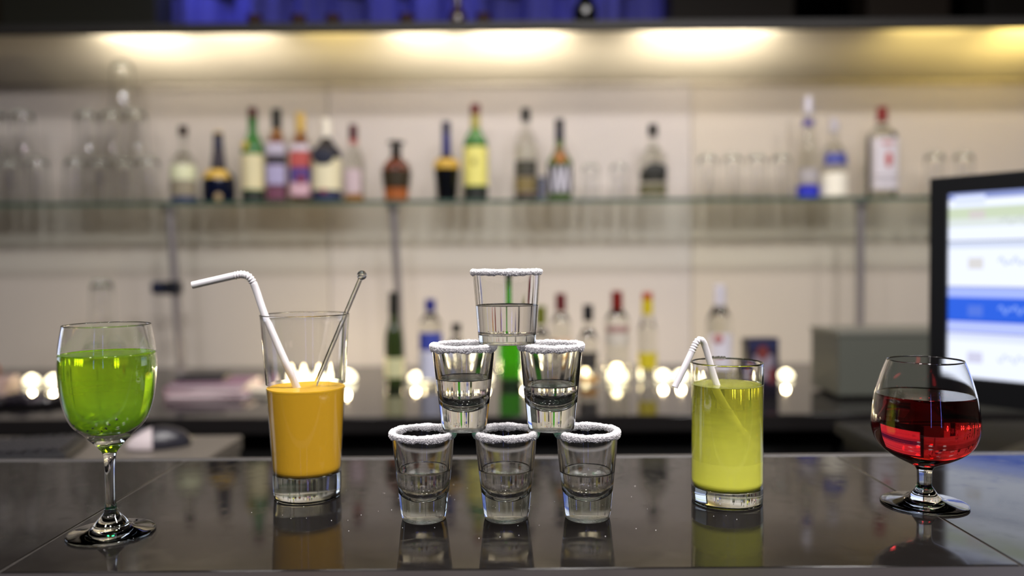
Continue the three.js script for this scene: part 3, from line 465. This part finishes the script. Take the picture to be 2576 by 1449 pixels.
bottle({ ...cb, x: -0.166, label: 'short clear bottle with small black cap', glass: G.clear, body: [[0.024, 0], [0.025, 0.05], [0.025, 0.110], [0.020, 0.130], [0.0125, 0.145], [0.0120, 0.165]], caps: [['cap', 0.0140, 0.0135, 0.157, 0.186, foil(0x23241f)]], bands: [['label', 0.03, 0.085, paper(0xcfc9be), 160]] });
bottle({ ...cb, x: -0.006, label: 'bright green bottle glowing behind the shot glass pyramid', glass: G.bright, body: [[0.034, 0], [0.035, 0.06], [0.035, 0.165], [0.030, 0.195], [0.018, 0.225], [0.0150, 0.245], [0.0145, 0.285]], caps: [['cap', 0.0165, 0.0160, 0.270, 0.312, foil(0x2f3a1a)]], bands: [['base_band', 0.004, 0.022, paper(0x10140c), 360]] });
bottle({ ...cb, x: 0.085, label: 'olive yellow capped bottle mostly hidden behind the pyramid', glass: G.clear, body: [[0.025, 0], [0.026, 0.05], [0.026, 0.130], [0.020, 0.155], [0.0135, 0.175], [0.0130, 0.200]], caps: [['cap', 0.0165, 0.0160, 0.180, 0.235, foil(0x6f7424)]], bands: [['label', 0.03, 0.10, paper(0xc4beb0), 160]] });
bottle({ ...cb, x: 0.144, label: 'clear bottle with dark red cap and peach label', glass: G.clear, body: [[0.029, 0], [0.030, 0.06], [0.030, 0.165], [0.024, 0.195], [0.0155, 0.215], [0.0140, 0.240]], caps: [['cap', 0.0160, 0.0155, 0.220, 0.272, foil(0x6a2228)]], bands: [['label', 0.055, 0.140, paper(0xd6b89c), 170]] });
bottle({ ...cb, x: 0.225, label: 'clear bottle with black label and black cap on the counter', glass: G.clear, body: [[0.027, 0], [0.028, 0.05], [0.028, 0.125], [0.023, 0.150], [0.0145, 0.170], [0.0135, 0.205]], caps: [['cap', 0.0155, 0.0150, 0.190, 0.238, foil(0x15161a)]], bands: [['label', 0.050, 0.100, paper(0x33302e), 190], ['amber_label', 0.008, 0.030, paper(0xc28a34), 190]] });
bottle({ ...cb, x: 0.311, label: 'clear bottle with bright red cap and red lettered label', glass: G.clear, body: [[0.035, 0], [0.036, 0.06], [0.036, 0.175], [0.029, 0.205], [0.0165, 0.225], [0.0150, 0.245]], caps: [['cap', 0.0175, 0.0165, 0.224, 0.278, foil(0x80201a)]], bands: [['label', 0.120, 0.186, paper(0xc9c1b4), 150], ['red_line', 0.158, 0.176, paper(0x8c4a46), 120]] });
bottle({ ...cb, x: 0.401, label: 'slim clear bottle with yellow and red cap and yellow label', glass: G.clear, body: [[0.026, 0], [0.027, 0.05], [0.027, 0.150], [0.021, 0.180], [0.0145, 0.205], [0.0140, 0.215]], caps: [['cap', 0.0165, 0.0160, 0.208, 0.252, foil(0xd9c321)], ['cap_top', 0.0160, 0.0150, 0.252, 0.274, foil(0xb5502c)]], bands: [['label', 0.048, 0.096, paper(0xc9b81c), 200]] });
bottle({ ...cb, x: 0.615, label: 'clear bottle with white cap behind the folded straw', glass: G.clear, body: [[0.035, 0], [0.036, 0.06], [0.036, 0.175], [0.030, 0.205], [0.0175, 0.230], [0.0150, 0.255]], caps: [['cap', 0.0185, 0.0175, 0.234, 0.294, foil(0xdcd8e2)]], bands: [['label', 0.060, 0.150, paper(0xd4d0da), 150]], marks: [['red_crest', -0.012, 0.136, 0.014, 0.013, paper(0xa85a56)]] });

// ---------- tumblers ----------
// bar tumblers are kept mouth down: flared rim below, rounded heavy base on top
const tumblerGeo = (h, r) => { const k = h / 0.16, q = r / 0.0405, out = spline([[0.0405, 0.0012], [0.0398, 0.014], [0.0374, 0.036], [0.0357, 0.060], [0.0351, 0.090], [0.0347, 0.118], [0.0332, 0.139], [0.0290, 0.153], [0.0215, 0.1594]], 40), inn = spline([[0.0389, 0.0012], [0.0380, 0.014], [0.0354, 0.036], [0.0335, 0.060], [0.0328, 0.090], [0.0320, 0.115], [0.0292, 0.133], [0.0200, 0.1435], [0, 0.146]], 36);
  return lathe([V2(0, 0.146), ...inn.slice().reverse().slice(1), V2(0.0392, 0.0003), V2(0.0397, 0), V2(0.0402, 0.0003), ...out, V2(0.012, 0.16), V2(0, 0.16)].map((p) => V2(p.x * q, p.y * k)), 56); };
const tA = tumblerGeo(0.160, 0.0405), tB = tumblerGeo(0.158, 0.037), tC = tumblerGeo(0.128, 0.033);
function tumbler(geo, x, y, z, label, group) { const m = new THREE.Mesh(geo, solidGlass); m.name = numbered('tumbler'); m.position.set(x, y, z); scene.add(m); tag(m, label, 'tumbler', group); return m; }
const ord = ['first', 'second', 'third', 'fourth'];
[-1.472, -1.389, -1.306, -1.223].forEach((x, i) => tumbler(tA, x, SY, -2.70, 'clear tumbler, ' + ord[i] + ' in the bottom row of the big shelf pyramid', 'stacked tumblers on the shelf'));
[-1.4305, -1.3475, -1.2645].forEach((x, i) => tumbler(tA, x, SY + 0.1605, -2.70, 'clear tumbler, ' + ord[i] + ' in the second row of the big shelf pyramid', 'stacked tumblers on the shelf'));
tumbler(tA, -1.306, SY + 0.321, -2.70, 'clear tumbler alone on top of the big shelf pyramid', 'stacked tumblers on the shelf');
[-1.784, -1.694, -1.600].forEach((x, i) => tumbler(tA, x, SY, -2.70, 'clear tumbler, ' + ord[i] + ' in the bottom row of the far left stack', 'stacked tumblers on the shelf'));
[-1.739, -1.647].forEach((x, i) => tumbler(tA, x, SY + 0.1605, -2.70, 'clear tumbler, ' + ord[i] + ' in the upper row of the far left stack', 'stacked tumblers on the shelf'));
[0.664, 0.748, 0.831, 0.912].forEach((x, i) => tumbler(tB, x, SY, -2.70, 'clear tumbler, ' + ord[i] + ' of the row of four before the blue based bottle', 'tumblers on the shelf'));
tumbler(tC, 0.268, SY, -2.70, 'short clear tumbler right after the olive bottle on the shelf', 'tumblers on the shelf');
tumbler(tC, 0.363, SY, -2.70, 'short clear tumbler left of the bottle with the arched label', 'tumblers on the shelf');
tumbler(tB, 1.431, SY, -2.70, 'clear tumbler on the shelf just above the corner of the monitor', 'tumblers on the shelf');
tumbler(tB, 1.528, SY, -2.70, 'clear tumbler on the shelf behind the monitor, rightmost', 'tumblers on the shelf');
{
  const o = thing('measuring_cup', 'small bluish jigger cup on the shelf between the two black capped bottles', 'jigger', [0.100, SY, -2.66]);
  part('cup', lathe(fillet([[0, 0], [0.014, 0, 0.002], [0.017, 0.078, 0.0005], [0.0162, 0.078, 0.0005], [0.013, 0.003, 0.001], [0, 0.003]], 3), 32), std(new THREE.Color().setRGB(0.45, 0.48, 0.62), 0.15, 0.8), o);
  part('base_ring', new THREE.TorusGeometry(0.0145, 0.0016, 10, 32).rotateX(Math.PI / 2).translate(0, 0.004, 0), chrome, o);
}
[-1.385, -1.295].forEach((x, i) => tumbler(tA, x, CY, -2.60, 'clear tumbler standing on the back counter behind the green wine glass, ' + ['left', 'right'][i], 'stacked tumblers on the counter'));
tumbler(tA, -1.340, CY + 0.1605, -2.60, 'clear tumbler stacked on two others on the back counter', 'stacked tumblers on the counter');

// ---------- other things on the back counter ----------
{
  const c = document.createElement('canvas'); c.width = 128; c.height = 224; const x = c.getContext('2d');
  x.fillStyle = '#241f33'; x.fillRect(0, 0, 128, 224); x.fillStyle = '#2a2c4a'; x.fillRect(0, 0, 128, 40); x.fillStyle = '#857c88'; x.fillRect(22, 60, 84, 96); x.fillStyle = '#6e3431'; x.beginPath(); x.ellipse(60, 52, 24, 28, 0, 0, 7); x.fill(); x.fillStyle = '#6a2f2c'; x.fillRect(84, 110, 28, 60); x.fillStyle = '#15121c'; x.fillRect(0, 180, 128, 44);
  const t = new THREE.CanvasTexture(c); t.colorSpace = THREE.SRGBColorSpace;
  const o = thing('picture_box', 'upright dark box with red and white picture behind the yellow green drink', 'box', [0.664, CY, -2.10], 0.15);
  part('carton', rbox(0.088, 0.158, 0.040, 0.0015, 0, 0.079, -0.0205), std(0x1d1928, 0.5), o);
  part('picture', box(0.085, 0.154, 0.0008, 0, 0.079, 0.0001), std(0xffffff, 0.4, 0, { map: t }), o);
}
{
  const o = thing('metal_box', 'grey metal cash box on the back counter left of the monitor', 'box', [1.10, CY, -2.165]);
  part('body', rbox(0.50, 0.158, 0.19, 0.004, 0, 0.087, 0, 3), std(new THREE.Color().setRGB(0.085, 0.09, 0.075), 0.5, 0.1), o);
  part('lid', rbox(0.506, 0.012, 0.196, 0.003, 0, 0.172, 0, 3), std(new THREE.Color().setRGB(0.14, 0.14, 0.12), 0.45, 0.1), o);
  for (const [x, z] of [[-0.22, -0.07], [0.22, -0.07], [-0.22, 0.07], [0.22, 0.07]]) part('foot', new THREE.CylinderGeometry(0.012, 0.012, 0.008, 16).translate(x, 0.004, z), black, o);
  part('lock', new THREE.CylinderGeometry(0.011, 0.011, 0.006, 20).rotateX(Math.PI / 2).translate(0.05, 0.11, 0.097), chrome, o);
}
{
  const spec = [['pink_folder', 'pink folder lying at the bottom of the stack beside the left post', 0xb98797, 0.225, 0.014, -0.840, 0, 0.02], ['pink_folder', 'pale pink folder lying second in the stack beside the left post', 0xc9a3ac, 0.215, 0.012, -0.846, 0.0142, -0.04], ['pink_folder', 'mauve folder lying third in the stack beside the left post', 0x8f6a80, 0.21, 0.010, -0.842, 0.0264, 0.05]];
  for (const [n, label, hex, w, h, x, y, turn] of spec) {
    const o = thing(n, label, 'folder', [x, CY + y, -2.25], turn, 'stacked folders');
    part('cover', rbox(w, 0.0015, 0.16, 0.0006, 0, h - 0.00075, 0), paper(hex), o); part('cover', rbox(w, 0.0015, 0.16, 0.0006, 0, 0.00075, 0), paper(hex), o);
    part('pages', box(w - 0.006, h - 0.003, 0.154, 0.002, h / 2, 0), paper(0xd8cfcf), o); part('spine', rbox(0.0015, h, 0.16, 0.0006, -w / 2 + 0.0008, h / 2, 0), paper(hex), o);
  }
  const b = thing('notebook', 'black notebook on top of the pink folders', 'notebook', [-0.878, CY + 0.0368, -2.26], 0.12);
  part('cover', rbox(0.13, 0.002, 0.10, 0.0008, 0, 0.014, 0), paper(0x1c1a1f), b); part('cover', rbox(0.13, 0.002, 0.10, 0.0008, 0, 0.001, 0), paper(0x1c1a1f), b); part('pages', box(0.125, 0.011, 0.096, 0, 0.0075, 0), paper(0x3a3638), b);
  const s = thing('paper_stack', 'pile of white papers beside the pink folders', 'paper', [-0.668, CY, -2.28], -0.5);
  for (let i = 0; i < 5; i++) part('sheet', box(0.10, 0.003, 0.19, Math.sin(i * 2.1) * 0.003, 0.0016 + i * 0.0032, Math.cos(i * 1.7) * 0.004).rotateY(Math.sin(i * 3) * 0.04), paper(i % 2 ? 0xbab4a8 : 0xd6d0c2), s);
  const nap = thing('napkin_pile', 'pile of pinkish napkins at the far left of the back counter', 'napkins', [-1.53, CY, -2.28], 0.3);
  for (let i = 0; i < 6; i++) part('napkin', rbox(0.16, 0.006, 0.16, 0.002, 0, 0.0032 + i * 0.0064, 0).rotateY(Math.sin(i * 2.7) * 0.08), paper(i % 2 ? 0xb59a94 : 0xc9b4ac), nap);
  const pot = thing('copper_cup', 'brown copper cup at the left edge of the back counter', 'cup', [-1.625, CY, -2.42]);
  part('cup', lathe(fillet([[0, 0], [0.030, 0, 0.003], [0.038, 0.09, 0.001], [0.036, 0.09, 0.001], [0.028, 0.004, 0.002], [0, 0.004]], 3), 40), std(0x7a3f1c, 0.35, 0.5), pot);
  part('handle', new THREE.TorusGeometry(0.022, 0.004, 10, 24, Math.PI).rotateZ(-Math.PI / 2).translate(0.035, 0.047, 0), std(0x7a3f1c, 0.35, 0.5), pot);
}
// tray of black glass pebbles
{
  const o = thing('tray', 'flat dark tray holding black pebbles, far left of the back counter', 'tray', [-1.29, CY, -2.085]);
  part('dish', lathe(fillet([[0, 0.001], [0.11, 0.001, 0.002], [0.128, 0.012, 0.002], [0.125, 0.013, 0.001], [0.108, 0.004, 0.002], [0, 0.004]], 3), 48).scale(1, 1, 0.55), std(0x17141a, 0.3), o);
  const r = rng(44), geo = [0, 1, 2].map((k) => { const g = new THREE.IcosahedronGeometry(0.0125, 1), p = g.attributes.position, q = rng(70 + k), off = {}; for (let i = 0; i < p.count; i++) { const key = [p.getX(i), p.getY(i), p.getZ(i)].map((v) => v.toFixed(4)).join(); const s = off[key] ??= 0.85 + 0.3 * q(); p.setXYZ(i, p.getX(i) * s, p.getY(i) * s * 0.75, p.getZ(i) * s); } g.computeVertexNormals(); return g; });
  for (let i = 0; i < 30; i++) {
    const a = i * 2.39996, d = Math.sqrt(i / 30), m = new THREE.Mesh(geo[i % 3], i % 4 ? std(0x1c1820, 0.15) : std(0x3a343c, 0.2)); m.name = numbered('pebble'); m.position.set(-1.29 + Math.cos(a) * d * 0.094, CY + 0.0135 + 0.012 * Math.max(0, 1 - d * 1.6), -2.085 + Math.sin(a) * d * 0.047); m.rotation.set(0, r() * 6, 0); scene.add(m);
    tag(m, 'black faceted pebble heaped in the dark tray', 'pebble', 'black pebbles in the tray');
  }
}

// ================= WORK DESK, COMPUTER, MONITORS =================
{
  const o = thing('work_desk', 'grey work desk behind the bar at lower left, under the computer mouse', 'desk', [0, 0, 0]);
  const m = std(new THREE.Color().setRGB(0.115, 0.10, 0.085), 0.45, 0, { bumpMap: grain, bumpScale: 0.0002 });
  part('desktop', rbox(1.50, 0.03, 0.70, 0.004, -1.283, 0.955, -1.212, 3), m, o);
  part('side_panel', rbox(0.03, 0.93, 0.68, 0.003, -0.550, 0.472, -1.212), m, o);
  part('side_panel', rbox(0.03, 0.93, 0.68, 0.003, -2.015, 0.472, -1.212), m, o);
  part('back_panel', rbox(1.44, 0.60, 0.02, 0.003, -1.283, 0.63, -1.53), m, o);
}
{
  const o = thing('computer_mouse', 'dark computer mouse with a pale silver front on the grey desk', 'mouse', [-0.652, 0.970, -1.46], -1.15);
  const g = new THREE.SphereGeometry(1, 40, 24), p = g.attributes.position;
  for (let i = 0; i < p.count; i++) { let x = p.getX(i), y = p.getY(i), z = p.getZ(i); if (y < 0) y *= 0.12; y *= 1 - 0.22 * Math.max(0, z); p.setXYZ(i, x * 0.031 * (1 - 0.12 * z * z), 0.0035 + y * 0.036, z * 0.056); }
  g.computeVertexNormals(); part('shell', g, std(0x24232a, 0.28), o);
  const b = g.clone(), q = b.attributes.position; for (let i = 0; i < q.count; i++) { const z = q.getZ(i); q.setXYZ(i, q.getX(i) * 1.02, q.getY(i) * 1.03, Math.max(z, 0.012) * (z > 0.012 ? 1.015 : 1)); } b.computeVertexNormals();
  part('button_panel', b, std(0xb9aeb0, 0.35), o);
  part('scroll_wheel', new THREE.CylinderGeometry(0.007, 0.007, 0.006, 20).rotateZ(Math.PI / 2).translate(0, 0.033, 0.030), std(0x3a3a40, 0.4), o);
}
{
  const o = thing('keyboard', 'black keyboard lying on the grey desk at lower left', 'keyboard', [-0.98, 0.970, -1.36], 0.25);
  part('case', rbox(0.42, 0.018, 0.15, 0.004, 0, 0.009, 0), std(0x131216, 0.5), o);
  const key = rbox(0.0165, 0.007, 0.0165, 0.0015), km = std(0x1d1c21, 0.45);
  for (let r = 0; r < 6; r++) for (let c = 0; c < 20; c++) { const k = part('key', key, km, o); k.position.set(-0.19 + c * 0.020, 0.021, -0.052 + r * 0.0208); }
}
function screenTexture() {
  const c = document.createElement('canvas'); c.width = 768; c.height = 576; const x = c.getContext('2d');
  x.fillStyle = '#f4f6fb'; x.fillRect(0, 0, 768, 576);
  x.fillStyle = '#8d97c4'; x.fillRect(0, 0, 768, 22); x.fillStyle = '#dfe4f6'; x.fillRect(20, 10, 90, 30);
  const bar = (y, h, col) => { x.fillStyle = col; x.fillRect(0, y, 768, h); };
  bar(48, 34, '#cfd8b4'); bar(82, 26, '#dfe3d6'); x.fillStyle = '#d6ccc0'; x.fillRect(64, 58, 46, 26);
  bar(150, 4, '#7d808c'); bar(154, 20, '#d6dbe6'); bar(292, 4, '#83869a'); bar(296, 30, '#a9b8f2'); bar(326, 70, '#2f62d6'); bar(396, 5, '#1f4fc2'); bar(401, 32, '#b8c2f4'); bar(433, 4, '#7d80a0'); bar(437, 24, '#e0e4f4');
  const squiggle = (y, col, w) => { x.strokeStyle = col; x.lineWidth = w; x.beginPath(); for (let i = 0; i <= 120; i++) { const px = 150 + i * 2.6, py = y + 13 * Math.sin(i * 0.62) * Math.cos(i * 0.21 + y); i ? x.lineTo(px, py) : x.moveTo(px, py); } x.stroke(); };
  squiggle(216, '#c3cadb', 5); squiggle(360, '#7f9ee8', 6); squiggle(508, '#cdd2e4', 5); squiggle(92, '#c8ccc0', 4);
  for (const [y, col] of [[204, '#dcd6cc'], [350, '#5577d6'], [494, '#d2cedb']]) { x.fillStyle = col; x.fillRect(62, y, 44, 34); }
  const t = new THREE.CanvasTexture(c); t.colorSpace = THREE.SRGBColorSpace; return t;
}
const screenMap = screenTexture(), bezel = std(0x08090c, 0.4);
function monitor(label, x, y, z, turn, w, h, power) {      // x, z: lower left corner of the lit screen as seen from the front
  const o = thing('monitor', label, 'monitor', [x, y, z], turn);
  const b = 0.027, W = w + 2 * b, H = h + b * 2;
  const frame = new THREE.Shape([V2(-b, -b - 0.016), V2(w + b, -b - 0.016), V2(w + b, h + b), V2(-b, h + b)]); frame.holes.push(new THREE.Path([V2(0, 0), V2(0, h), V2(w, h), V2(w, 0)]));
  part('bezel', new THREE.ExtrudeGeometry(frame, { depth: 0.012, bevelEnabled: true, bevelSize: 0.0015, bevelThickness: 0.0015, bevelSegments: 2 }).translate(0, 0, -0.008), bezel, o);
  part('back_shell', rbox(W - 0.01, H, 0.04, 0.012, w / 2, h / 2 - 0.008, -0.031, 3), bezel, o);
  part('screen', new THREE.PlaneGeometry(w, h).translate(w / 2, h / 2, -0.0015), std(0x050505, 0.25, 0, { emissive: new THREE.Color().setRGB(0.93, 0.97, 1.08), emissiveMap: screenMap, emissiveIntensity: 1.12 }), o);
  const baseY = 0.9705 - y, nh = h / 2 - baseY - 0.012; part('neck', rbox(0.07, nh, 0.03, 0.008, w / 2, baseY + 0.012 + nh / 2, -0.065, 3), bezel, o);
  part('foot', rbox(0.24, 0.016, 0.18, 0.006, w / 2, baseY + 0.008, -0.05, 3), bezel, o);
  const l = new THREE.RectAreaLight(new THREE.Color().setRGB(0.80, 0.88, 1.0), power, w, h), n = V3(Math.sin(turn), 0, Math.cos(turn)), u = V3(Math.cos(turn), 0, -Math.sin(turn));
  l.position.set(x, y + h / 2, z).addScaledVector(u, w / 2).addScaledVector(n, 0.010); l.lookAt(l.position.clone().add(n)); scene.add(l);
}
{
  const o = thing('side_cabinet', 'low dark cabinet behind the bar carrying the bright monitor', 'cabinet', [1.11, 0, -1.32]);
  part('body', box(0.86, 0.945, 0.56, 0, 0.4725, -0.03), std(0x0a0a0b, 0.6), o); part('top', rbox(0.88, 0.025, 0.60, 0.004, 0, 0.9575, -0.03), std(0x050506, 0.7), o);
}
monitor('black monitor with a bright white and blue list on screen, right edge', 0.765, 1.1005, -1.40, -0.90, 0.42, 0.321, 0.15);
monitor('black monitor facing the bar from the left end of the grey desk', -1.42, 1.16, -0.95, 0.95, 0.36, 0.272, 0.9);

// ================= BEYOND THE PARTITION =================
{
  const W = 3.3, H = 2.9, nx = 220, g = new THREE.PlaneGeometry(W, H, nx, 8), p = g.attributes.position;
  for (let i = 0; i < p.count; i++) { const x = p.getX(i), y = p.getY(i); p.setZ(i, 0.085 * Math.sin(x * 17 + 0.8 * Math.sin(x * 3.1)) + 0.035 * Math.sin(x * 43 + 1.3) + 0.05 * Math.sin(x * 6.3 + 0.4) + 0.004 * Math.sin(y * 3 + x * 20)); }
  g.computeVertexNormals();
  const b = g.clone(); { const q = b.attributes.position; for (let i = 0; i < q.count; i++) q.setZ(i, q.getZ(i) - 0.004); const ix = b.index.array; for (let i = 0; i < ix.length; i += 3) { const t = ix[i]; ix[i] = ix[i + 2]; ix[i + 2] = t; } b.computeVertexNormals(); }
  const o = thing('curtain', 'pleated blue curtain in the dark room beyond the partition', 'curtain', [-0.62, 1.62, -5.2]);
  part('cloth', mergeGeometries([g, b]), std(new THREE.Color().setRGB(0.22, 0.22, 0.70), 0.85), o);
  part('rail', new THREE.CylinderGeometry(0.015, 0.015, W + 0.1, 16).rotateZ(Math.PI / 2).translate(0, H / 2 + 0.03, 0), chrome, o);
  const blue = new THREE.Color().setRGB(0.26, 0.29, 1);
  [[-1.85, 0.35, 20], [-0.55, 0.6, 5], [0.45, 0.5, 2.5]].forEach(([x, w, k], i) => {
    const s = thing('blue_light_bar', 'blue stage light bar on the ceiling before the curtain, ' + ['left', 'middle', 'right'][i], 'light', [x, 3.27, -4.85]);
    part('housing', rbox(w + 0.04, 0.05, 0.09, 0.008, 0, 0.005, 0), black, s); part('lamp_lens', rbox(w, 0.01, 0.06, 0.003, 0, -0.024, -0.005), std(0x050505, 0.5, 0, { emissive: blue, emissiveIntensity: 3 }), s);
    const l = new THREE.RectAreaLight(blue, k, w, 0.06); l.position.set(x, 3.235, -4.86); l.lookAt(x, 2.5, -5.2); scene.add(l);
  });
  for (const [x, w, hex, label] of [[1.35, 0.75, 0x2c241a, 'wide dark brown wooden column beyond the partition, beside the curtain'], [2.42, 0.50, 0x3a3026, 'brown wooden column beyond the partition, second from the right'], [3.1, 0.4, 0x221d17, 'dark wooden column beyond the partition, rightmost'], [-2.62, 0.95, 0x4a4a3e, 'greenish grey pillar beyond the partition, left of the curtain'], [-3.3, 0.24, 0x6a5c4a, 'narrow brown pillar beyond the partition, far left']]) {
    const c = thing('column', label, 'column', [x, 0, -5.0]); part('shaft', rbox(w, 3.22, 0.25, 0.01, 0, 1.66, 0), std(hex, 0.6), c); part('plinth', rbox(w + 0.05, 0.12, 0.3, 0.008, 0, 0.06, 0), std(hex, 0.6), c);
  }
  // small things on top of the overhang
  const cup = (x, label) => { const c = thing('candle_cup', label, 'cup', [x, 2.0713, -2.565]); part('glass_cup', lathe(fillet([[0, 0], [0.020, 0, 0.002], [0.025, 0.030, 0.001], [0.023, 0.030, 0.001], [0.018, 0.003, 0.001], [0, 0.003]], 3), 32), std(0x2c1406, 0.3), c); part('wax', new THREE.CylinderGeometry(0.019, 0.018, 0.016, 28).translate(0, 0.011, 0), std(0x4a2a12, 0.6), c); };
  [-0.815, -0.675, -0.565, -0.33, -0.085].forEach((x, i) => cup(x, 'small amber candle cup on top of the overhang, ' + ['first', 'second', 'third', 'fourth', 'fifth'][i] + ' from the left'));
  bottle({ name: 'bottle', x: 0.243, y: 2.0713, z: -2.60, label: 'dark round bottle standing on top of the overhang', glass: G.dark, body: [[0.034, 0], [0.038, 0.03], [0.036, 0.06], [0.022, 0.085], [0.014, 0.105], [0.013, 0.16]], caps: [['cap', 0.015, 0.015, 0.15, 0.185, foil(0x14110d)]] });
  bottle({ name: 'bottle', x: -0.170, y: 2.0713, z: -2.60, label: 'dark small bottle on top of the overhang between two candle cups', glass: G.brown, body: [[0.026, 0], [0.028, 0.02], [0.026, 0.04], [0.018, 0.055], [0.012, 0.07], [0.011, 0.11]], caps: [['cap', 0.013, 0.013, 0.10, 0.13, foil(0x14110d)]] });
}
// two upright blue light tubes on the wall of the guest side (mirrored as blue streaks in the glasses)
for (const [x, n] of [[-0.62, 'left'], [0.78, 'right']]) {
  const blue = new THREE.Color().setRGB(0.18, 0.24, 1), o = thing('blue_light_tube', 'upright blue light tube on the guest side wall, ' + n, 'light', [x, 1.75, 3.14]);
  part('housing', rbox(0.07, 1.7, 0.03, 0.006, 0, 0, 0.01), black, o); part('lamp_tube', new THREE.CylinderGeometry(0.016, 0.016, 1.62, 20).translate(0, 0, -0.014), std(0x050505, 0.4, 0, { emissive: blue, emissiveIntensity: 6 }), o);
  const l = new THREE.RectAreaLight(blue, 5, 0.032, 1.6); l.position.set(x, 1.75, 3.105); l.lookAt(x, 1.75, 0); scene.add(l);
}

scene.traverse((o) => { if (o.isMesh) { o.castShadow = true; o.receiveShadow = true; } if (o.isPointLight || o.isSpotLight || o.isDirectionalLight) o.castShadow = true; });
renderer.render(scene, camera);
